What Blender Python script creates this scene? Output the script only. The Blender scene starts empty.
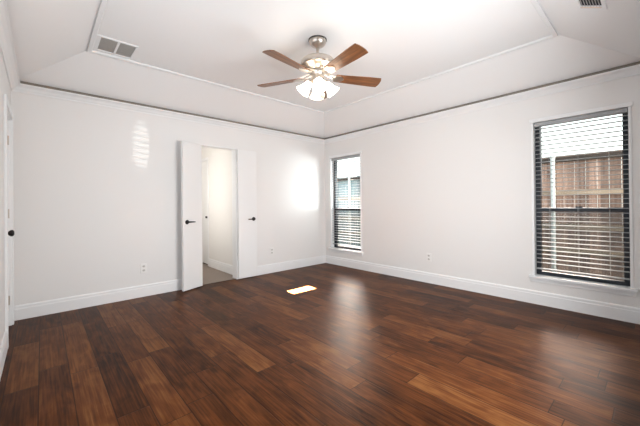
import bpy, bmesh, math, random
from mathutils import Vector, Matrix
random.seed(7)
C = bpy.context.scene.collection
SC = bpy.context.scene
PI = math.pi

# ------------------------------------------------------------------ camera
F_PX, YAW, PITCH, ROLL = 305.94, 0.7376, 0.0032, -0.0099
CAM = Vector((-4.1776, -4.4462, 1.1601))
fw = Vector((math.sin(YAW)*math.cos(PITCH), math.cos(YAW)*math.cos(PITCH), math.sin(PITCH)))
r0 = Vector((math.cos(YAW), -math.sin(YAW), 0)); u0 = r0.cross(fw)
rr = r0*math.cos(ROLL) + u0*math.sin(ROLL); uu = -r0*math.sin(ROLL) + u0*math.cos(ROLL)
cd = bpy.data.cameras.new('camera'); cam = bpy.data.objects.new('camera', cd); C.objects.link(cam)
cam.matrix_world = Matrix(((rr.x, uu.x, -fw.x, CAM.x), (rr.y, uu.y, -fw.y, CAM.y), (rr.z, uu.z, -fw.z, CAM.z), (0, 0, 0, 1)))
cd.sensor_width = 36; cd.lens = F_PX*36/640; cd.shift_y = -9.53/640; cd.clip_start = 0.02; cd.clip_end = 200
SC.camera = cam

# ------------------------------------------------------------------ colour management, world, sun, daylight, added lights
SC.view_settings.view_transform = 'Standard'; SC.view_settings.look = 'None'
SC.view_settings.exposure = 0.2; SC.view_settings.gamma = 1.0; SC.view_settings.use_curve_mapping = False
w = bpy.data.worlds.new('world'); SC.world = w; w.use_nodes = True
nt = w.node_tree; bg = nt.nodes['Background']
tc = nt.nodes.new('ShaderNodeTexCoord'); sx = nt.nodes.new('ShaderNodeSeparateXYZ'); cr = nt.nodes.new('ShaderNodeValToRGB')
nt.links.new(tc.outputs['Generated'], sx.inputs[0]); nt.links.new(sx.outputs['Z'], cr.inputs[0]); nt.links.new(cr.outputs[0], bg.inputs[0])
cr.color_ramp.elements[0].position = 0.0; cr.color_ramp.elements[0].color = (1.0, .97, .90, 1)
cr.color_ramp.elements[1].position = 0.6; cr.color_ramp.elements[1].color = (.72, .86, 1.0, 1)
bg.inputs[1].default_value = 2.2

def portal(name, W):
    d = bpy.data.lights.new(name, 'AREA'); d.shape = 'RECTANGLE'; d.size = W[1]-W[0]; d.size_y = W[3]-W[2]; d.cycles.is_portal = True
    o = bpy.data.objects.new(name, d); C.objects.link(o); o.location = (.15, (W[0]+W[1])/2, (W[2]+W[3])/2); o.rotation_euler = (PI/2, 0, PI/2)
    return o
def light(name, kind, loc, to, power, col, **kw):
    d = bpy.data.lights.new(name, kind); d.energy = power; d.color = col
    for k, v in kw.items(): setattr(d, k, v)
    o = bpy.data.objects.new(name, d); C.objects.link(o); o.location = loc
    o.rotation_euler = (Vector(to) - Vector(loc)).to_track_quat('-Z', 'Y').to_euler()
    return o
LEFT_X = -4.395
SUN_AZ, SUN_EL = (.10, .995), math.radians(30)
sv = Vector((SUN_AZ[0]*math.cos(SUN_EL), SUN_AZ[1]*math.cos(SUN_EL), -math.sin(SUN_EL)))
light('sun', 'SUN', (-2, -12, 8), Vector((-2, -12, 8)) + sv, 8.0, (1, .93, .82), angle=0.009)
# added fill light at the front wall, behind the camera
light('fill_front_wall', 'AREA', (-2.15, -4.42, 1.13), (-2.15, 0, 1.13), 60, (.98, .99, 1.0), shape='RECTANGLE', size=1.4, size_y=1.3, spread=math.radians(165))
portal('daylight_large_window', (-4.275, -3.495, .325, 2.075)); portal('daylight_corner_window', (-.925, -.170, .315, 2.06))
# added spot along the sun direction, throws the sun patch on the floor
tgt = Vector((-1.555, -1.135, 0)); 
light('sun_patch_spot', 'SPOT', tgt - sv*40.0, tgt, 6.0e7, (.90, .97, 1.12), spot_size=.024, spot_blend=.2, shadow_soft_size=.1)
# added fill light at the left wall, beside the camera
light('fill_left_wall', 'AREA', (LEFT_X, -2.75, 1.25), (0, -2.75, 1.25), 19, (.80, .90, 1.0), shape='RECTANGLE', size=1.8, size_y=1.3)
# added lights outside the blinds that put the sheen on the floor
light('floor_sheen_corner', 'AREA', (1.2, .28, 1.32), (-1.6, -2.15, .05), 17, (1, .84, .75), shape='RECTANGLE', size=.85, size_y=1.5, spread=math.radians(38))
light('floor_sheen_large', 'AREA', (1.2, -3.60, 1.0), (-1.25, -3.95, .0), 4.5, (1, .83, .75), shape='RECTANGLE', size=.8, size_y=.9, spread=math.radians(34))
# added spots outside the blinds for the glow and stripes on the back wall
light('wall_glow_spot', 'SPOT', (1.7, -2.05, 1.42), (-.58, 0, 1.38), 520, (.95, .98, 1.0), spot_size=.78, spot_blend=1.0, shadow_soft_size=.55)
g = light('wall_stripe_spot', 'SPOT', (6.4, -11.62, .05), (-3.23, 0, 1.93), 3600, (1, .98, .95), spot_size=.050, spot_blend=.6, shadow_soft_size=.008)
g.scale = (.22, 1, 1)

# ------------------------------------------------------------------ mesh helpers
class MB:
    def __init__(s): s.bm = bmesh.new()
    def box(s, x0, x1, y0, y1, z0, z1, m=None):
        v = [s.bm.verts.new((x, y, z)) for x in (x0, x1) for y in (y0, y1) for z in (z0, z1)]
        if m is not None:
            for q in v: q.co = m @ q.co
        for f in ((0,1,3,2),(4,6,7,5),(0,4,5,1),(2,3,7,6),(0,2,6,4),(1,5,7,3)): s.bm.faces.new([v[i] for i in f])
        return s
    def loft(s, rings, cap=True, closed=True):
        R = [[s.bm.verts.new(p) for p in r] for r in rings]; n = len(R[0])
        for a, b in zip(R, R[1:]):
            for i in range(n if closed else n-1):
                j = (i+1) % n; s.bm.faces.new((a[i], a[j], b[j], b[i]))
        if cap and closed: s.bm.faces.new(R[0][::-1]); s.bm.faces.new(R[-1])
        return s
    def lathe(s, prof, n=32, m=None, cap=True):
        rings = []
        for r, z in prof:
            ring = [Vector((max(r, 1e-4)*math.cos(2*PI*i/n), max(r, 1e-4)*math.sin(2*PI*i/n), z)) for i in range(n)]
            if m is not None: ring = [m @ p for p in ring]
            rings.append(ring)
        return s.loft(rings, cap)
    def tube(s, pts, r, n=10):
        pts = [Vector(p) for p in pts]; rings = []
        for i, p in enumerate(pts):
            t = (pts[min(i+1, len(pts)-1)] - pts[max(i-1, 0)]).normalized()
            a = t.cross(Vector((0, 0, 1)) if abs(t.z) < .9 else Vector((1, 0, 0))).normalized(); b = t.cross(a)
            rr_ = r[i] if isinstance(r, (list, tuple)) else r
            rings.append([p + a*rr_*math.cos(2*PI*k/n) + b*rr_*math.sin(2*PI*k/n) for k in range(n)])
        return s.loft(rings)
    def build(s, name, mat, parent=None, bevel=0, smooth=False):
        bmesh.ops.recalc_face_normals(s.bm, faces=s.bm.faces)
        me = bpy.data.meshes.new(name); s.bm.to_mesh(me); s.bm.free()
        if smooth:
            for p in me.polygons: p.use_smooth = True
        o = bpy.data.objects.new(name, me); C.objects.link(o)
        if mat: me.materials.append(mat)
        if parent: o.parent = parent
        if bevel:
            b = o.modifiers.new('bevel', 'BEVEL'); b.width = bevel; b.segments = 2; b.limit_method = 'ANGLE'
        return o
def tag(o, label, cat, group=None, kind=None):
    o['label'] = label; o['category'] = cat
    if group: o['group'] = group
    if kind: o['kind'] = kind
    return o
def empty(name, loc, rz=0):
    o = bpy.data.objects.new(name, None); C.objects.link(o); o.location = loc; o.rotation_euler = (0, 0, rz); return o
def struct(o, label, cat): return tag(o, label, cat, kind='structure')

# ------------------------------------------------------------------ materials
def mat(name, col, rough=.5, metal=0, spec=.5, bump=0, bscale=60, var=0, vscale=3):
    m = bpy.data.materials.new(name); m.use_nodes = True; n = m.node_tree; b = n.nodes['Principled BSDF']
    b.inputs['Base Color'].default_value = (*col, 1); b.inputs['Roughness'].default_value = rough
    b.inputs['Metallic'].default_value = metal; b.inputs['Specular IOR Level'].default_value = spec
    t = n.nodes.new('ShaderNodeTexCoord')
    if bump:
        no = n.nodes.new('ShaderNodeTexNoise'); no.inputs['Scale'].default_value = bscale; n.links.new(t.outputs['Object'], no.inputs['Vector'])
        bp = n.nodes.new('ShaderNodeBump'); bp.inputs['Strength'].default_value = bump; bp.inputs['Distance'].default_value = .002
        n.links.new(no.outputs[0], bp.inputs['Height']); n.links.new(bp.outputs[0], b.inputs['Normal'])
    if var:
        no = n.nodes.new('ShaderNodeTexNoise'); no.inputs['Scale'].default_value = vscale; n.links.new(t.outputs['Object'], no.inputs['Vector'])
        mx = n.nodes.new('ShaderNodeMix'); mx.data_type = 'RGBA'
        mx.inputs[6].default_value = (*[c*(1-var) for c in col], 1); mx.inputs[7].default_value = (*[min(1, c*(1+var)) for c in col], 1)
        n.links.new(no.outputs[0], mx.inputs[0]); n.links.new(mx.outputs[2], b.inputs['Base Color'])
    return m
M = {}
M['wall'] = mat('wall_paint', (.81, .795, .78), .55, bump=.12, bscale=140, spec=.3)
M['ceiling'] = mat('ceiling_paint', (.88, .875, .87), .8, bump=.12, bscale=120, spec=.2)
M['trim'] = mat('trim_paint', (.86, .86, .86), .35, var=.01)
M['door'] = mat('door_paint', (.84, .835, .825), .4, var=.01)
M['closet'] = mat('closet_paint', (.83, .81, .78), .6, bump=.1, bscale=140)
M['black'] = mat('black_hardware', (.012, .011, .011), .35, metal=.4, var=.1)
M['frame'] = mat('black_aluminium', (.012, .016, .022), .4, metal=.2, var=.1)
M['nickel'] = mat('brushed_nickel', (.62, .56, .50), .28, metal=1, var=.06, vscale=30)
M['darkring'] = mat('dark_gap_ring', (.05, .045, .04), .5, var=.1)
M['slat'] = mat('blind_slat', (.40, .405, .41), .45, var=.02)
M['cord'] = mat('blind_cord', (.48, .48, .48), .7, var=.03)
M['outlet'] = mat('outlet_plastic', (.84, .83, .81), .35, var=.01)
M['receptacle'] = mat('outlet_receptacle', (.60, .58, .55), .45, var=.02)
M['slot'] = mat('outlet_slot', (.10, .09, .08), .6, var=.1)
M['ventgrey'] = mat('return_filter', (.56, .53, .50), .7, var=.1, vscale=60)
M['ventdark'] = mat('duct_dark', (.02, .02, .024), .7, var=.2)
M['carpet'] = mat('closet_carpet', (.25, .205, .175), .9, bump=.8, bscale=260, var=.25, vscale=90)
M['threshold'] = mat('threshold_wood', (.06, .028, .016), .45, var=.3, vscale=20)
M['concrete'] = mat('yard_ground', (.40, .34, .27), .9, bump=.5, bscale=30, var=.25, vscale=4)
M['steel'] = mat('galvanised_steel', (.58, .60, .60), .5, metal=.2, var=.08, vscale=12)
M['outside'] = mat('exterior_render', (.45, .40, .36), .9, bump=.4, bscale=60)
M['gap'] = mat('gap_shadow', (.22, .19, .16), .9, var=.2, vscale=8)  # shadow above the crown, put into a dark colour
M['fob'] = mat('fob_wood', (.80, .68, .55), .5, var=.2, vscale=40)
M['shadecloth'] = mat('added_roller_shade', (.85, .83, .80), .9, bump=.2, bscale=300)

def node(n, t, **kw):
    o = n.nodes.new(t)
    for k, v in kw.items(): setattr(o, k, v)
    return o
def mth(n, op, a, b=None, c=None):
    o = node(n, 'ShaderNodeMath', operation=op)
    for i, v in enumerate((a, b, c)):
        if v is None: continue
        if isinstance(v, (int, float)): o.inputs[i].default_value = v
        else: n.links.new(v, o.inputs[i])
    return o.outputs[0]
def plank_floor():
    W = .160
    m = bpy.data.materials.new('hardwood_planks'); m.use_nodes = True; n = m.node_tree; b = n.nodes['Principled BSDF']; L = n.links.new
    t = node(n, 'ShaderNodeTexCoord'); s = node(n, 'ShaderNodeSeparateXYZ'); L(t.outputs['Object'], s.inputs[0])
    u = mth(n, 'DIVIDE', mth(n, 'ADD', s.outputs['X'], 8.04), W)
    row = mth(n, 'FLOOR', u); fu = mth(n, 'FRACT', u)
    wn = node(n, 'ShaderNodeTexWhiteNoise', noise_dimensions='1D'); L(row, wn.inputs['W'])
    length = mth(n, 'ADD', mth(n, 'MULTIPLY', wn.outputs['Value'], .55), .75)
    wn1 = node(n, 'ShaderNodeTexWhiteNoise', noise_dimensions='1D'); L(mth(n, 'ADD', row, 41.3), wn1.inputs['W'])
    v = mth(n, 'DIVIDE', mth(n, 'ADD', s.outputs['Y'], mth(n, 'ADD', mth(n, 'MULTIPLY', wn1.outputs['Value'], 3.0), 12.0)), length)
    idx = mth(n, 'FLOOR', v); fv = mth(n, 'FRACT', v)
    cv = node(n, 'ShaderNodeCombineXYZ'); L(row, cv.inputs[0]); L(idx, cv.inputs[1])
    wp = node(n, 'ShaderNodeTexWhiteNoise', noise_dimensions='2D'); L(cv.outputs[0], wp.inputs['Vector'])
    # grain: stretched noise, shifted per plank
    off = node(n, 'ShaderNodeVectorMath', operation='MULTIPLY_ADD'); L(wp.outputs['Color'], off.inputs[0]); off.inputs[1].default_value = (9, 9, 9); L(t.outputs['Object'], off.inputs[2])
    mp = node(n, 'ShaderNodeMapping'); mp.inputs['Scale'].default_value = (34, .7, 1); L(off.outputs[0], mp.inputs[0])
    g1 = node(n, 'ShaderNodeTexNoise'); g1.inputs['Scale'].default_value = 1.6; g1.inputs['Detail'].default_value = 6; g1.inputs['Roughness'].default_value = .72; g1.inputs['Distortion'].default_value = .5; L(mp.outputs[0], g1.inputs['Vector'])
    mp2 = node(n, 'ShaderNodeMapping'); mp2.inputs['Scale'].default_value = (9, 3.2, 1); L(off.outputs[0], mp2.inputs[0])
    g2 = node(n, 'ShaderNodeTexNoise'); g2.inputs['Scale'].default_value = 1.0; g2.inputs['Detail'].default_value = 5; g2.inputs['Distortion'].default_value = 1.2; L(mp2.outputs[0], g2.inputs['Vector'])
    mp3 = node(n, 'ShaderNodeMapping'); mp3.inputs['Scale'].default_value = (95, 3.5, 1); L(off.outputs[0], mp3.inputs[0])
    g3 = node(n, 'ShaderNodeTexNoise'); g3.inputs['Scale'].default_value = 1.0; g3.inputs['Detail'].default_value = 2; L(mp3.outputs[0], g3.inputs['Vector'])
    tone = mth(n, 'ADD', mth(n, 'MULTIPLY', wp.outputs['Value'], .25), mth(n, 'MULTIPLY', g1.outputs[0], .50))
    tone = mth(n, 'ADD', tone, mth(n, 'MULTIPLY', g2.outputs[0], .52))
    tone = mth(n, 'ADD', tone, mth(n, 'MULTIPLY', mth(n, 'SUBTRACT', g3.outputs[0], .5), .42))
    ramp = node(n, 'ShaderNodeValToRGB'); L(tone, ramp.inputs[0]); e = ramp.color_ramp.elements
    e[0].position = .39; e[0].color = FLOOR_COLS[0]
    e[1].position = .88; e[1].color = FLOOR_COLS[3]
    q = e.new(.545); q.color = FLOOR_COLS[1]; q = e.new(.69); q.color = FLOOR_COLS[2]
    # knots
    vo = node(n, 'ShaderNodeTexVoronoi'); vo.inputs['Scale'].default_value = 1.0
    mp4 = node(n, 'ShaderNodeMapping'); mp4.inputs['Scale'].default_value = (3.2, 1.5, 1); L(off.outputs[0], mp4.inputs[0]); L(mp4.outputs[0], vo.inputs['Vector'])
    kn = node(n, 'ShaderNodeMapRange'); kn.inputs['From Min'].default_value = .03; kn.inputs['From Max'].default_value = .10; kn.inputs['To Min'].default_value = .35; kn.inputs['To Max'].default_value = 1; L(vo.outputs['Distance'], kn.inputs['Value'])
    # seams
    ex = mth(n, 'MULTIPLY', mth(n, 'MINIMUM', fu, mth(n, 'SUBTRACT', 1, fu)), W)
    ey = mth(n, 'MULTIPLY', mth(n, 'MINIMUM', fv, mth(n, 'SUBTRACT', 1, fv)), length)
    ed = mth(n, 'MINIMUM', ex, ey)
    sm = node(n, 'ShaderNodeMapRange'); sm.inputs['From Min'].default_value = .0008; sm.inputs['From Max'].default_value = .0042; sm.inputs['To Min'].default_value = .15; sm.inputs['To Max'].default_value = 1; L(ed, sm.inputs['Value'])
    k = mth(n, 'MULTIPLY', sm.outputs[0], kn.outputs[0])
    mx = node(n, 'ShaderNodeMix', data_type='RGBA'); L(k, mx.inputs[0]); mx.inputs[6].default_value = (.008, .004, .003, 1); L(ramp.outputs[0], mx.inputs[7])
    L(mx.outputs[2], b.inputs['Base Color'])
    L(mth(n, 'ADD', mth(n, 'MULTIPLY', g1.outputs[0], .16), FLOOR_ROUGH), b.inputs['Roughness']); b.inputs['Specular IOR Level'].default_value = FLOOR_SPEC; b.inputs['Specular Tint'].default_value = (1, .45, .22, 1)
    bp = node(n, 'ShaderNodeBump'); bp.inputs['Strength'].default_value = .35; bp.inputs['Distance'].default_value = .0015
    L(mth(n, 'ADD', mth(n, 'MULTIPLY', k, 1.0), mth(n, 'MULTIPLY', g3.outputs[0], .35)), bp.inputs['Height']); L(bp.outputs[0], b.inputs['Normal'])
    return m
FLOOR_COLS = ((.0100, .0031, .0010, 1), (.050, .0145, .0036, 1), (.094, .0290, .0076, 1), (.165, .066, .020, 1))
FLOOR_ROUGH, FLOOR_SPEC = .30, .08
M['floor'] = plank_floor()

def wood(name, c0, c1, scale, rough=.45, axis_scale=(2, 22, 22)):
    m = bpy.data.materials.new(name); m.use_nodes = True; n = m.node_tree; b = n.nodes['Principled BSDF']; L = n.links.new
    t = node(n, 'ShaderNodeTexCoord'); mp = node(n, 'ShaderNodeMapping'); mp.inputs['Scale'].default_value = axis_scale; L(t.outputs['Object'], mp.inputs[0])
    g_ = node(n, 'ShaderNodeTexNoise'); g_.inputs['Scale'].default_value = scale; g_.inputs['Detail'].default_value = 5; g_.inputs['Distortion'].default_value = .6; L(mp.outputs[0], g_.inputs['Vector'])
    r_ = node(n, 'ShaderNodeValToRGB'); r_.color_ramp.elements[0].position = .3; r_.color_ramp.elements[0].color = (*c0, 1); r_.color_ramp.elements[1].position = .72; r_.color_ramp.elements[1].color = (*c1, 1)
    L(g_.outputs[0], r_.inputs[0]); L(r_.outputs[0], b.inputs['Base Color']); b.inputs['Roughness'].default_value = rough
    return m
M['blade'] = wood('fan_blade_walnut', (.075, .026, .010), (.29, .115, .038), 1.5, .38)
def picket_mat(name, cols):
    m = wood(name, cols[0], cols[1], 1.0, .85, (5, 30, 2.0)); n = m.node_tree; b = n.nodes['Principled BSDF']; L = n.links.new
    t = node(n, 'ShaderNodeTexCoord'); s = node(n, 'ShaderNodeSeparateXYZ'); L(t.outputs['Object'], s.inputs[0])
    wn = node(n, 'ShaderNodeTexWhiteNoise', noise_dimensions='1D'); L(mth(n, 'FLOOR', mth(n, 'DIVIDE', mth(n, 'ADD', s.outputs['Y'], 20.0), .143)), wn.inputs['W'])
    hs = node(n, 'ShaderNodeHueSaturation'); src = b.inputs['Base Color'].links[0].from_socket
    L(src, hs.inputs['Color']); L(mth(n, 'ADD', mth(n, 'MULTIPLY', wn.outputs['Value'], .7), .65), hs.inputs['Value']); L(hs.outputs[0], b.inputs['Base Color'])
    return m
M['picket'] = picket_mat('cedar_pickets', ((.21, .125, .095), (.44, .28, .215)))
M['rail'] = wood('fence_rail', (.27, .20, .145), (.45, .33, .245), 1.0, .85, (22, 2, 22))
M['toprail'] = wood('fence_top_rail_shaded', (.03, .02, .016), (.06, .042, .034), 1.0, .85, (22, 2, 22))  # top rail's shade is put into its dark colour
M['grey_picket'] = picket_mat('blue_grey_pickets', ((.19, .25, .28), (.34, .43, .46)))  # blue grey tone for the fence by the corner window
M['grey_rail'] = wood('pale_rail', (.32, .29, .25), (.5, .46, .4), 1.0, .85, (22, 2, 22))  # paler rails of the blue grey fence
def glass_mat():
    m = bpy.data.materials.new('window_glass'); m.use_nodes = True; n = m.node_tree; n.nodes.clear(); L = n.links.new
    o = node(n, 'ShaderNodeOutputMaterial'); mx = node(n, 'ShaderNodeMixShader'); tr = node(n, 'ShaderNodeBsdfTransparent'); gl = node(n, 'ShaderNodeBsdfGlossy')
    tr.inputs[0].default_value = (.93, .96, .95, 1); gl.inputs['Roughness'].default_value = .02
    lw = node(n, 'ShaderNodeLayerWeight'); lw.inputs['Blend'].default_value = .12
    L(mth(n, 'MULTIPLY', lw.outputs['Fresnel'], .8), mx.inputs[0]); L(tr.outputs[0], mx.inputs[1]); L(gl.outputs[0], mx.inputs[2]); L(mx.outputs[0], o.inputs[0]); return m
M['glass'] = glass_mat()
def screen_mat():
    m = bpy.data.materials.new('insect_screen'); m.use_nodes = True; n = m.node_tree; n.nodes.clear(); L = n.links.new
    o = node(n, 'ShaderNodeOutputMaterial'); mx = node(n, 'ShaderNodeMixShader'); tr = node(n, 'ShaderNodeBsdfTransparent'); d = node(n, 'ShaderNodeBsdfDiffuse')
    d.inputs[0].default_value = (.12, .15, .17, 1); mx.inputs[0].default_value = .38
    L(tr.outputs[0], mx.inputs[1]); L(d.outputs[0], mx.inputs[2]); L(mx.outputs[0], o.inputs[0]); return m
M['screen'] = screen_mat()
def glow_mat(name, col, st, rim):
    m = bpy.data.materials.new(name); m.use_nodes = True; n = m.node_tree; b = n.nodes['Principled BSDF']
    b.inputs['Base Color'].default_value = (.9, .87, .8, 1); b.inputs['Roughness'].default_value = .35
    b.inputs['Emission Color'].default_value = (*col, 1); b.inputs['Emission Strength'].default_value = st
    return m
M['shade'] = glow_mat('frosted_glass_lit', (1, .86, .68), 9.0, 0)
M['bulb'] = glow_mat('lamp_bulb_lit', (1, .85, .64), 30, 0)

# ------------------------------------------------------------------ room shell
LX, FY = -4.407, -4.44            # left wall face, front wall face
HC, HT, IN = 2.44, 2.74, .58      # wall height, tray height, tray inset
WT = .14                          # wall thickness
TOPZ = 2.62
DO = (-2.485, -1.913, 2.05)       # double-door opening in the back wall
W1 = (-4.275, -3.495, .325, 2.075)   # large window (y0, y1, z0, z1)
W2 = (-.925, -.170, .315, 2.06)      # window by the corner

m = MB(); m.box(LX-.1, .02, FY-.1, .0, -.06, 0)
struct(m.build('floor', M['floor']), 'dark brown hardwood plank floor of the empty bedroom', 'floor')
m = MB(); m.box(DO[0], DO[1], .0, .03, -.06, .006)
struct(m.build('trim_threshold', M['threshold'], bevel=.003), 'dark wooden threshold strip in the double doorway', 'threshold')
m = MB(); m.box(-3.2, -1.7, .03, 2.7, -.06, .002)
struct(m.build('closet_floor', M['carpet']), 'taupe carpet beyond the open double doors', 'floor')
# back wall with the doorway
m = MB(); m.box(LX-WT, DO[0], 0, .12, -.06, TOPZ); m.box(DO[1], WT, 0, .12, -.06, TOPZ); m.box(DO[0], DO[1], 0, .12, DO[2], TOPZ)
struct(m.build('wall_back', M['wall']), 'white painted back wall with a double doorway', 'wall')
# right wall with two windows
m = MB()
ys = [FY-WT, W1[0], W1[1], W2[0], W2[1], 0]
for a, b in ((0, 1), (2, 3), (4, 5)): m.box(0, WT, ys[a], ys[b], -.3, TOPZ)
for W in (W1, W2): m.box(0, WT, W[0], W[1], -.3, W[2]); m.box(0, WT, W[0], W[1], W[3], TOPZ)
struct(m.build('wall_right', M['wall']), 'white painted right wall with two blinds-covered windows', 'wall')
# left wall with a recess for its door
LD = (-.80, -.16, 2.03)
m = MB(); m.box(LX-WT, LX, FY-WT, LD[0], -.06, TOPZ); m.box(LX-WT, LX, LD[1], 0, -.06, TOPZ); m.box(LX-WT, LX, LD[0], LD[1], LD[2], TOPZ)
m.box(LX-WT-.05, LX-WT, LD[0]-.1, LD[1]+.1, -.06, LD[2]+.1)
struct(m.build('wall_left', M['wall']), 'white painted left wall with a narrow closed door', 'wall')
# front wall (behind the camera): doorway the camera stands in, slot added to shape the floor sun patch
PATCH_SLOT = (-2.075, -1.72, 1.80, 2.02)
FD = (-4.39, -3.55, 2.05)
m = MB(); m.box(LX-WT, FD[0], FY-WT, FY, -.06, TOPZ); m.box(FD[0], FD[1], FY-WT, FY, FD[2], TOPZ); m.box(FD[1], PATCH_SLOT[0], FY-WT, FY, -.06, TOPZ)
m.box(PATCH_SLOT[0], PATCH_SLOT[1], FY-WT, FY, -.06, PATCH_SLOT[2]); m.box(PATCH_SLOT[0], PATCH_SLOT[1], FY-WT, FY, PATCH_SLOT[3], TOPZ); m.box(PATCH_SLOT[1], 0, FY-WT, FY, -.06, TOPZ)
struct(m.build('wall_front', M['wall']), 'white front wall with the entrance doorway', 'wall')
m = MB()
m.box(LX-WT, -3.3, -6.1, -6.0, -.06, 2.5); m.box(LX-WT, LX, -6.0, FY-WT, -.06, 2.5); m.box(-3.4, -3.3, -6.0, FY-WT, -.06, 2.5); m.box(LX-WT, -3.3, -6.1, FY-WT, 2.44, 2.5); m.box(LX-WT, -3.3, -6.1, FY-.1, -.06, 0)
struct(m.build('wall_hallway', M['wall']), 'white hallway walls outside the entrance doorway', 'wall')
# closet / hall beyond the double doors
CX = -1.82; CDY = (1.36, 2.02)
m = MB(); m.box(CX, CX+.1, .12, CDY[0], -.06, 2.5); m.box(CX, CX+.1, CDY[1], 2.6, -.06, 2.5); m.box(CX, CX+.1, CDY[0], CDY[1], 2.04, 2.5)
m.box(CX+.1, CX+.14, CDY[0]-.1, CDY[1]+.1, -.06, 2.2)
m.box(-3.1, CX+.1, 2.6, 2.7, -.06, 2.5); m.box(-3.1, -3.0, .12, 2.6, -.06, 2.5); m.box(-3.1, CX+.1, .12, 2.7, 2.44, 2.5)
struct(m.build('wall_closet', M['closet']), 'cream white side wall seen through the double doorway', 'wall')

# tray ceiling
x0, x1, y0, y1 = LX-.01, .01, FY-.01, .01
X0, X1, Y0, Y1 = LX+IN, -IN, FY+IN+.03, -IN-.03
bm = bmesh.new()
lo = [bm.verts.new(p) for p in ((x0, y0, HC), (x1, y0, HC), (x1, y1, HC), (x0, y1, HC))]
hi = [bm.verts.new(p) for p in ((X0, Y0, HT), (X1, Y0, HT), (X1, Y1, HT), (X0, Y1, HT))]
for i in range(4):
    j = (i+1) % 4; bm.faces.new((lo[i], hi[i], hi[j], lo[j]))
bm.faces.new(hi)
ou = [bm.verts.new(p) for p in ((x0-.1, y0-.1, HC+.1), (x1+.1, y0-.1, HC+.1), (x1+.1, y1+.1, HC+.1), (x0-.1, y1+.1, HC+.1))]
tp = [bm.verts.new((v.co.x, v.co.y, HT+.2)) for v in ou]
for i in range(4):
    j = (i+1) % 4; bm.faces.new((lo[i], lo[j], ou[j], ou[i])); bm.faces.new((ou[i], ou[j], tp[j], tp[i]))
bm.faces.new(tp)
q = MB(); q.bm.free(); q.bm = bm
struct(q.build('ceiling', M['ceiling']), 'white tray ceiling with sloped sides', 'ceiling')

# mouldings: profile (depth from wall, height) swept along a straight run with mitred ends
def run(mb, a, b, nrm, prof, z, m0=0, m1=0):
    a = Vector((*a, z)); b = Vector((*b, z)); t = (b-a).normalized(); nv = Vector((*nrm, 0))
    mb.loft([[a + nv*d + t*d*m0 + Vector((0, 0, h)) for d, h in prof], [b + nv*d - t*d*m1 + Vector((0, 0, h)) for d, h in prof]])
CROWN = [(-.004, -.082), (.012, -.082), (.014, -.070), (.026, -.058), (.038, -.038), (.056, -.026), (.060, -.024), (.072, -.022), (.072, -.008), (-.004, -.008)]
BASE = [(-.003, 0), (.016, 0), (.016, .112), (.013, .118), (.013, .138), (.008, .150), (-.003, .150)]
for nm, a, b, nr in (('trim_crown_back', (LX, 0), (0, 0), (0, -1)), ('trim_crown_right', (0, 0), (0, FY), (-1, 0)), ('trim_crown_left', (LX, FY), (LX, 0), (1, 0)), ('trim_crown_front', (0, FY), (LX, FY), (0, 1))):
    mb = MB(); run(mb, a, b, nr, CROWN, HC, 1, 1)
    struct(mb.build(nm, M['trim']), 'white crown moulding along the top of the ' + nm.split('_')[2] + ' wall', 'crown moulding')
mb = MB(); run(mb, (LX, 0), (DO[0]-.015, 0), (0, -1), BASE, 0, 1, 0); run(mb, (DO[1]+.015, 0), (0, 0), (0, -1), BASE, 0, 0, 1)
struct(mb.build('baseboard_back', M['trim']), 'white baseboard along the back wall', 'baseboard')
mb = MB(); run(mb, (0, 0), (0, FY), (-1, 0), BASE, 0, 1, 1)
struct(mb.build('baseboard_right', M['trim']), 'white baseboard along the right wall', 'baseboard')
mb = MB(); run(mb, (LX, FY), (LX, LD[0]-.065), (1, 0), BASE, 0, 1, 0)
struct(mb.build('baseboard_left', M['trim']), 'white baseboard along the left wall', 'baseboard')
mb = MB(); run(mb, (0, FY), (-3.10, FY), (0, 1), BASE, 0, 1, 0)
struct(mb.build('baseboard_front', M['trim']), 'white baseboard along the front wall', 'baseboard')
mb = MB(); run(mb, (CX, CDY[0]-.05), (CX, .12), (-1, 0), BASE, .002, 0, 0)
struct(mb.build('baseboard_closet', M['trim']), 'white baseboard seen through the double doorway', 'baseboard')
# dark strip painted as the shadow between the crown moulding and the sloped ceiling
SHADOW_STRIP = [(.030, -.012), (.056, -.012), (.056, .022), (.030, .012)]
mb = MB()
for a, b, nr in (((LX, 0), (0, 0), (0, -1)), ((0, 0), (0, FY), (-1, 0)), ((LX, FY), (LX, 0), (1, 0)), ((0, FY), (LX, FY), (0, 1))): run(mb, a, b, nr, SHADOW_STRIP, HC, 1, 1)
struct(mb.build('trim_shadow_line', M['gap']), 'thin dark painted shadow line above the crown moulding', 'gap')
# thin square strip around the flat part of the tray
mb = MB(); STR = [(-.006, .004), (.030, .004), (.030, -.016), (.022, -.022), (-.006, -.022)]
for a, b, nr in (((X0, Y1), (X1, Y1), (0, -1)), ((X1, Y1), (X1, Y0), (-1, 0)), ((X1, Y0), (X0, Y0), (0, 1)), ((X0, Y0), (X0, Y1), (1, 0))): run(mb, a, b, nr, STR, HT, 1, 1)
struct(mb.build('trim_tray', M['trim']), 'thin white moulding strip around the flat tray ceiling', 'moulding')

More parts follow.
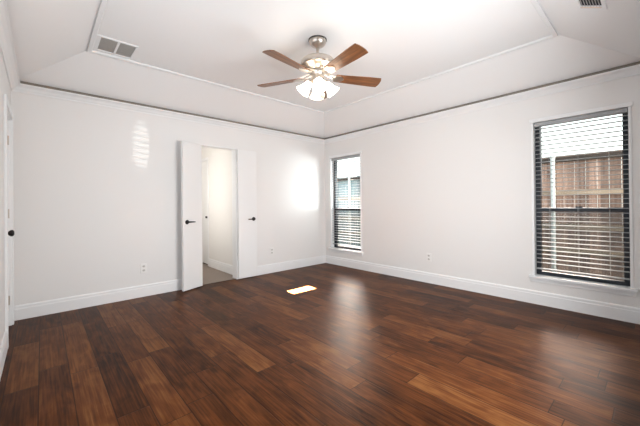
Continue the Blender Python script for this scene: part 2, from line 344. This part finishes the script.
# ------------------------------------------------------------------ doors
# jamb liner of the double doorway
mb = MB(); mb.box(DO[0]-.001, DO[0]+.012, -.017, .13, 0, DO[2]); mb.box(DO[1]-.012, DO[1]+.001, -.017, .13, 0, DO[2]); mb.box(DO[0], DO[1], -.017, .13, DO[2]-.012, DO[2]+.001)
struct(mb.build('trim_doorway', M['trim']), 'thin white jamb lining of the double doorway', 'door frame')
def lever(parent, x, yf, z, sgn, tosgn):
    """lever set on a leaf face at y=yf (facing -y*sgn); lever points to tosgn along x"""
    mb = MB(); R = Matrix.Translation((x, yf, z)) @ Matrix.Rotation(PI/2*sgn, 4, 'X')
    mb.lathe([(0, 0), (.030, 0), (.030, .006), (.026, .010), (.012, .011), (.011, .046), (0, .046)], 24, R)
    h = mb.build('door_handle', M['black'], parent, smooth=False)
    yy = yf - .040*sgn
    mb = MB(); mb.tube([(x - .008*tosgn, yy, z), (x + .03*tosgn, yy, z), (x + .07*tosgn, yy + .002*sgn, z - .001), (x + .108*tosgn, yy + .005*sgn, z - .002)], [.010, .010, .0085, .007], 12)
    mb.build('lever', M['black'], h, smooth=True)
LW, LH, LT = .325, 2.02, .035
def leaf(name, loc, rz, free, label):
    """door leaf along local +x*free from hinge at the origin, thickness in y, visible face at y = -LT"""
    o = empty(name, loc, rz)
    mb = MB(); mb.box(min(0, free*LW), max(0, free*LW), -LT, 0, .012, .012+LH); mb.build('panel', M['door'], o, bevel=.002)
    lever(o, free*(LW-.062), -LT, .938, 1, -free)
    for z in (.25, 1.0, 1.8):
        mb = MB(); mb.lathe([(.006, z-.045), (.006, z+.045)], 10, Matrix.Translation((-.006*free, -.002, 0))); mb.build('hinge', M['trim'], o)
    return struct(o, label, 'door')
leaf('door_1', (-2.490, -.022, 0), math.radians(22.0), -1, 'narrow white left leaf of the open double doors, swung into the room')
leaf('door_2', (-1.908, -.0185, 0), math.radians(-1.5), 1, 'narrow white right leaf of the open double doors, folded flat to the wall')
# left-wall door, closed
o = empty('door_3', (LX, 0, 0))
mb = MB(); mb.box(-.055, -.020, LD[0]+.012, LD[1]-.012, .022, LD[2]-.012); mb.build('panel', M['door'], o, bevel=.002)
mb = MB(); cw = .062
mb.box(-.10, .004, LD[0]-.002, LD[0]+.012, 0, LD[2]); mb.box(-.10, .004, LD[1]-.012, LD[1]+.002, 0, LD[2]); mb.box(-.10, .004, LD[0], LD[1], LD[2]-.012, LD[2]+.002)
mb.box(0, .018, LD[0]-cw, LD[0]-.002, 0, LD[2]+.002); mb.box(0, .018, LD[1]+.002, LD[1]+cw, 0, LD[2]+.002); mb.box(0, .018, LD[0]-cw, LD[1]+cw, LD[2]+.002, LD[2]+.002+cw)
mb.build('door_frame', M['trim'], o, bevel=.003)
R = Matrix.Translation((-.020, LD[0]+.075, .94)) @ Matrix.Rotation(PI/2, 4, 'Y')
mb = MB(); mb.lathe([(0, 0), (.032, 0), (.032, .006), (.026, .011), (.011, .013), (.010, .034), (.020, .040), (.028, .052), (.027, .064), (.016, .072), (0, .073)], 24, R); k = mb.build('door_knob', M['black'], o, smooth=True)
for z in (.25, 1.10, 1.82):
    mb = MB(); mb.lathe([(.007, z-.045), (.007, z+.045)], 10, Matrix.Translation((-.014, LD[1]-.010, 0))); mb.build('hinge', M['nickel'], o)
struct(o, 'white closed door with a black round knob in the left wall', 'door')
# door inside the closet wall
o = empty('door_4', (CX, 0, 0))
mb = MB(); mb.box(.006, .040, CDY[0]+.01, CDY[1]-.01, .03, 2.03); mb.build('panel', M['door'], o, bevel=.002)
mb = MB()
mb.box(-.006, .09, CDY[0]-.045, CDY[0]+.006, .003, 2.085); mb.box(-.006, .09, CDY[1]-.006, CDY[1]+.045, .003, 2.085); mb.box(-.006, .09, CDY[0], CDY[1], 2.036, 2.085); mb.build('door_frame', M['trim'], o, bevel=.002)
mb = MB(); mb.box(-.012, .006, CDY[0]+.025, CDY[0]+.095, .915, .955); mb.build('latch', M['black'], o, bevel=.004)
struct(o, 'white door with a small dark latch, seen through the double doorway', 'door')

# ------------------------------------------------------------------ windows and blinds
def window(name, W, label, blabel):
    ya, yb, za, zb = W; o = empty(name, (0, (ya+yb)/2, za)); c = (ya+yb)/2
    def b(mb, x0, x1, y0, y1, z0, z1): mb.box(x0, x1, y0-c, y1-c, z0-za, z1-za)
    zm = za + (zb-za)*.43
    # white lining and slim casing
    mb = MB(); 
    b(mb, -.010, .075, ya-.016, ya+.006, za, zb); b(mb, -.010, .075, yb-.006, yb+.016, za, zb); b(mb, 0, .075, ya, yb, zb-.006, zb+.004)
    mb.build('casing', M['trim'], o, bevel=.002)
    mb = MB(); b(mb, -.022, .01, ya-.028, yb+.028, zb-.006, zb+.036); mb.build('head_trim', M['trim'], o, bevel=.003)
    # stool and apron
    mb = MB(); b(mb, -.052, .08, ya-.045, yb+.045, za-.024, za+.002); mb.build('sill', M['trim'], o, bevel=.004)
    mb = MB(); b(mb, -.028, .002, ya-.038, yb+.038, za-.044, za-.023); b(mb, -.016, .002, ya-.034, yb+.034, za-.072, za-.043); mb.build('apron', M['trim'], o, bevel=.003)
    # black aluminium single-hung frame
    fx0, fx1 = .076, .135; s = .050
    mb = MB(); b(mb, fx0, fx1, ya, ya+s, za, zb); b(mb, fx0, fx1, yb-s, yb, za, zb); b(mb, fx0, fx1, ya+s, yb-s, zb-.025, zb); b(mb, fx0, fx1, ya+s, yb-s, za, za+.040); mb.build('window_frame', M['frame'], o)
    mb = MB(); b(mb, fx0+.002, fx1-.012, ya+s, yb-s, zm-.022, zm+.022); b(mb, fx0+.006, fx0+.012, c-.03, c+.03, zm+.022, zm+.034); mb.build('meeting_rail', M['frame'], o)
    mb = MB(); b(mb, .112, .116, ya+s, yb-s, zm, zb-.02); mb.build('pane', M['glass'], o)
    mb = MB(); b(mb, .098, .102, ya+s, yb-s, za+.03, zm); mb.build('pane', M['glass'], o)
    mb = MB(); b(mb, .126, .127, ya+s-.01, yb-s+.01, za+.03, zm); mb.build('insect_screen', M['screen'], o)
    struct(o, label, 'window')
    # blind
    bl = empty('window_blind', (.042, c, za)); h = zb-za; hw = (yb-ya)/2 - .010
    mb = MB(); mb.box(-.034, .028, -hw, hw, h-.050, h-.008); mb.build('head_rail', M['slat'], bl, bevel=.003)
    mb = MB(); n = 33; top = h-.078; bot = .100; p = (top-bot)/n
    for i in range(n):
        z = top - i*p
        pr = []
        for k in range(5):
            t = -1+k*.5; pr.append((t*.0255, z + .003*(1-t*t)))
        prof = [Vector((x, 0, zz+.0017)) for x, zz in pr] + [Vector((x, 0, zz-.0017)) for x, zz in pr[::-1]]
        mb.loft([[v + Vector((0, -hw, 0)) for v in prof], [v + Vector((0, hw, 0)) for v in prof]])
    mb.build('slats', M['slat'], bl)
    mb = MB(); mb.box(-.022, .022, -hw, hw, .072, .084); mb.build('bottom_rail', M['slat'], bl, bevel=.003)
    for yy in (-hw*.64, 0, hw*.64):
        mb = MB()
        for xx in (-.031, .031): mb.tube([(xx, yy, .075), (xx, yy, h-.02)], .0008, 6)
        mb.build('ladder_cord', M['cord'], bl)
    mb = MB(); mb.tube([(-.037, hw-.07, h-.045), (-.038, hw-.07, h*.52)], .0035, 8); mb.build('tilt_wand', M['cord'], bl, smooth=True)
    tag(bl, blabel, 'blind', 'slatted blinds in the bedroom windows')
window('window_1', W1, 'large black framed window with the wood fence outside, in the right wall', 'pale slatted blind in the large window facing the brown fence')
window('window_2', W2, 'black framed window beside the room corner', 'pale slatted blind in the narrow-looking window next to the room corner')
# added window with a roller shade, dressing for the front fill light
o = empty('added_window_front', (-1.90, FY, .45))
mb = MB(); mb.box(-1.00, 1.00, .001, .018, -.06, 0); mb.box(-1.00, 1.00, .001, .018, 1.34, 1.39); mb.box(-1.00, -0.95, .001, .018, 0, 1.34); mb.box(0.95, 1.00, .001, .018, 0, 1.34); mb.build('casing', M['trim'], o)
mb = MB(); mb.box(-0.95, 0.95, .003, .006, 0, 1.34); mb.build('added_roller_shade', M['shadecloth'], o)
struct(o, 'added window with a roller shade behind the front fill light', 'window')

o = empty('added_window_left', (LX, -2.75, .60))  # added window with a shade, dressing for the left fill light
mb = MB(); mb.box(.001, .018, -1.01, 1.01, -.06, 0); mb.box(.001, .018, -1.01, 1.01, 1.31, 1.37); mb.box(.001, .018, -1.01, -.96, 0, 1.31); mb.box(.001, .018, .96, 1.01, 0, 1.31); mb.build('casing', M['trim'], o)
mb = MB(); mb.box(.003, .006, -.96, .96, 0, 1.31); mb.build('added_roller_shade', M['shadecloth'], o)
struct(o, 'added window with a roller shade behind the left fill light', 'window')

# ------------------------------------------------------------------ ceiling fan
FX, FYc = -2.21, -2.27
fan = tag(empty('ceiling_fan', (FX, FYc, HT)), 'brushed nickel ceiling fan with brown wooden blades and lit glass shades', 'ceiling fan')
mb = MB(); mb.lathe([(0, 0), (.088, 0), (.088, -.010), (.080, -.012)], 40); mb.build('mounting_ring', M['darkring'], fan)
mb = MB(); mb.lathe([(.083, -.010), (.084, -.016), (.078, -.034), (.062, -.056), (.040, -.068), (.022, -.072), (.018, -.080), (0, -.080)], 40); mb.build('canopy', M['nickel'], fan, smooth=True)
mb = MB(); mb.lathe([(.013, -.07), (.013, -.165)], 16); mb.build('downrod', M['nickel'], fan, smooth=True)
mb = MB(); mb.lathe([(0, -.150), (.026, -.152), (.030, -.170), (.060, -.178), (.115, -.184), (.150, -.198), (.163, -.214), (.164, -.246), (.158, -.256), (.150, -.260), (.125, -.268), (.085, -.285), (.078, -.296), (0, -.298)], 48); mb.build('motor_housing', M['nickel'], fan, smooth=True)
mb = MB(); mb.lathe([(0, -.296), (.070, -.297), (.074, -.306), (.074, -.322), (.058, -.336), (.052, -.352), (.060, -.366), (.062, -.392), (.048, -.410), (.020, -.420), (.010, -.436), (0, -.438)], 40); hub = mb.build('light_kit', M['nickel'], fan, smooth=True)
ZB = -.352
for k in range(5):
    th = math.radians(45 + 72*k); A = Matrix.Rotation(th, 4, 'Z') @ Matrix.Translation((0, 0, ZB)) @ Matrix.Rotation(math.radians(-13), 4, 'X')
    # blade iron: arm and plate
    mb = MB()
    B = Matrix.Rotation(th, 4, 'Z')
    for s in (-1, 1):
        mb.tube([B @ Vector((.072, s*.020, ZB+.030)), B @ Vector((.12, s*.026, ZB+.014)), B @ Vector((.165, s*.030, ZB+.004)), A @ Vector((.20, s*.034, .006))], [.009, .009, .008, .007], 8)
    mb.loft([[A @ Vector((.160, -.040, z)), A @ Vector((.160, .040, z)), A @ Vector((.215, .048, z)), A @ Vector((.250, .018, z)), A @ Vector((.262, 0, z)), A @ Vector((.250, -.018, z)), A @ Vector((.215, -.048, z))] for z in (-.0035, -.0095)])
    mb.build('blade_iron', M['nickel'], fan)
    mb = MB(); up = []
    L0, L1 = .175, .632
    for i in range(13):
        t = i/12; x = L0+(L1-L0)*t; up.append((x, .052 + .019*min(1, t*1.25) ))
    tip = [(L1+.004, .060), (L1+.012, .035), (L1+.014, .0)]
    out = [(L0-.004, -.03), (L0-.004, .03)] + up + tip + [(x, -y) for x, y in tip[:2][::-1]] + [(x, -y) for x, y in up[::-1]]
    mb.loft([[Vector((x, y, z)) for x, y in out] for z in (-.0035, .0035)])
    b = mb.build('blade', M['blade'], fan); b.matrix_local = A
camdir = math.atan2(CAM.y-FYc, CAM.x-FX)
for k in range(4):
    a = camdir + PI/2*k + math.radians(6); d = Vector((math.cos(a), math.sin(a), 0)); tilt = math.radians(38)
    ax = (d*math.sin(tilt) + Vector((0, 0, -math.cos(tilt)))).normalized()
    p = d*.072 + Vector((0, 0, -.402))
    mb = MB(); mb.tube([d*.040 + Vector((0, 0, -.385)), d*.062 + Vector((0, 0, -.388)), p + ax*.004], [.010, .010, .011], 12)
    Rm = Matrix.Translation(p) @ Vector((0, 0, 1)).rotation_difference(ax).to_matrix().to_4x4()
    mb.lathe([(0, -.006), (.024, -.004), (.026, .016), (.022, .020)], 24, Rm); mb.build('lamp_holder', M['nickel'], fan, smooth=True)
    prof = [(.020, .012), (.027, .018), (.033, .034), (.038, .058), (.046, .086), (.060, .112), (.068, .128)]
    prof = prof + [(r-.003, z) for r, z in prof[::-1]]
    mb = MB(); mb.lathe(prof, 32, Rm, cap=False); sh = mb.build('lamp_shade', M['shade'], fan, smooth=True)
    mb = MB(); mb.lathe([(0, .014), (.012, .016), (.014, .034), (.023, .058), (.027, .078), (.022, .096), (.010, .104), (0, .105)], 20, Rm); mb.build('bulb', M['bulb'], sh, smooth=True)
q = Vector((math.cos(camdir+.55), math.sin(camdir+.55), 0))*.050
mb = MB(); mb.tube([(q.x, q.y, -.405), (q.x*1.5, q.y*1.5, -.43), (q.x*1.6, q.y*1.6, -.535)], .0022, 6); pc = mb.build('pull_chain', M['nickel'], fan)
mb = MB(); mb.lathe([(0, 0), (.014, -.003), (.021, -.018), (.022, -.040), (.015, -.050), (0, -.052)], 16, Matrix.Translation((q.x*1.6, q.y*1.6, -.53))); mb.build('fob', M['fob'], pc, smooth=True)

# ------------------------------------------------------------------ vents
o = tag(empty('return_grille', (-3.63, -.855, HT)), 'white framed return air grille with two grey panels on the tray ceiling', 'vent')
mb = MB(); fx, fy = .168, .165
mb.box(-fx, -.132, -fy, fy, -.012, 0); mb.box(.150, fx, -fy, fy, -.012, 0); mb.box(-.132, .150, -fy, -.145, -.012, 0); mb.box(-.132, .150, .145, fy, -.012, 0); mb.box(-.001, .019, -.145, .145, -.012, 0)
mb.build('grille_frame', M['trim'], o, bevel=.002)
for xa, xb in ((-.132, -.001), (.019, .150)):
    mb = MB(); mb.box(xa, xb, -.145, .145, -.004, -.001)
    for i in range(14):
        y = -.140 + i*.0205
        mb.loft([[Vector((x, y, -.010)), Vector((x, y+.002, -.011)), Vector((x, y+.013, -.004)), Vector((x, y+.011, -.003))] for x in (xa, xb)])
    mb.build('louver_panel', M['ventgrey'], o)
# supply register on the front slope of the tray
sl = math.atan2(HT-HC, IN+.04)
ry = -4.142; rz = HC + (ry-(FY-.01))*math.tan(sl)
o = tag(empty('supply_register', (-1.315, ry, rz)), 'white supply register with dark louvers on the sloped ceiling', 'vent'); o.rotation_euler = (sl, 0, 0)
mb = MB(); a, b_, ia, ib = .185, .090, .100, .064
mb.box(-a, -ia, -b_, b_, -.010, .0); mb.box(ia, a-.025, -b_, b_, -.010, .0); mb.box(-ia, ia, -b_, -ib, -.010, .0); mb.box(-ia, ia, ib, b_, -.010, .0); mb.build('register_frame', M['trim'], o, bevel=.003)
mb = MB(); mb.box(-ia, ia, -ib, ib, -.002, -.0005); mb.build('duct_back', M['ventdark'], o)
mb = MB()
for i in range(7):
    y = -.052 + i*.0173
    mb.loft([[Vector((x, y, -.010)), Vector((x, y+.0025, -.010)), Vector((x, y+.0055, -.0025)), Vector((x, y+.003, -.0025))] for x in (-ia, ia)])
mb.build('louvers', M['ventgrey'], o)
mb = MB(); mb.box(ia+.004, ia+.012, -ib, ib, -.016, -.010); mb.build('damper_lever', M['fob'], o)

# ------------------------------------------------------------------ outlets
def outlet(loc, rz, label):
    o = tag(empty('wall_outlet', loc, rz), label, 'outlet', 'wall outlets above the baseboards')
    mb = MB(); mb.box(-.036, .036, -.009, .001, -.060, .060); mb.build('cover_plate', M['outlet'], o, bevel=.003)
    for z in (-.026, .026):
        mb = MB(); mb.loft([[Vector((.017*math.cos(2*PI*i/20), y, z + .0145*math.sin(2*PI*i/20))) for i in range(20)] for y in (-.0085, -.0115)]); rc = mb.build('receptacle', M['receptacle'], o)
        mb = MB(); mb.box(-.008, -.005, -.0120, -.0113, z-.002, z+.008); mb.box(.005, .008, -.0120, -.0113, z-.002, z+.008); mb.box(-.002, .002, -.0120, -.0113, z-.010, z-.006); mb.build('slots', M['slot'], rc)
outlet((-3.215, 0, .362), 0, 'white outlet on the back wall left of the double doors')
outlet((-1.268, 0, .366), 0, 'white outlet on the back wall between the double doors and the corner')
outlet((0, -2.205, .372), -PI/2, 'white outlet on the right wall between the two windows')

# ------------------------------------------------------------------ side yard
mb = MB(); mb.box(WT, 9, -14, 9, -.20, -.10)
struct(mb.build('ground', M['concrete']), 'tan ground of the side yard outside the windows', 'ground')
def fence(name, y0, y1, posts, mp, mr, label, X=2.5):
    o = tag(empty(name, (X, 0, -.10)), label, 'fence', 'fence along the side yard')
    mb = MB(); y = y0; i = 0
    while y < y1:
        h = 2.06 + random.uniform(-.008, .008); mb.box(.0 + random.uniform(0, .003), .018, y+.002, min(y+.141, y1), .03, h); y += .143
    mb.build('pickets', mp, o)
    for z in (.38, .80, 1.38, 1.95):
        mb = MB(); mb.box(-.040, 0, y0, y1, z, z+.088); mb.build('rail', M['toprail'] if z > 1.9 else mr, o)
    for py in posts:
        mb = MB(); mb.lathe([(0, 0), (.034, 0), (.034, 2.02), (.040, 2.02), (.040, 2.05), (.030, 2.075), (0, 2.085)], 20, Matrix.Translation((-.078, py, 0))); mb.build('post', M['steel'], o, smooth=False)
fence('wood_fence', -5.8, -.4, (-5.6, -3.23, -.86), M['picket'], M['rail'], 'reddish brown wood fence with a steel post outside the large window')
fence('wood_fence', -.4, 5.0, (1.55, 3.95), M['grey_picket'], M['grey_rail'], 'blue grey wood fence outside the corner window')

# added glowing panel, out of view, that brightens the closet
lamp = tag(empty('closet_fill_panel', (-3.0, .95, 1.45)), 'added unseen wall lamp on the hidden closet wall', 'fill panel')
mb = MB(); mb.box(0, .03, -.22, .22, -.62, .62); mb.build('base', M['trim'], lamp, bevel=.004)
mb = MB(); mb.box(.03, .055, -.20, .20, -.60, .60); mb.build('fill_face', glow_mat('closet_fill_glow', (1, .96, .91), 8, 0), lamp, bevel=.006)
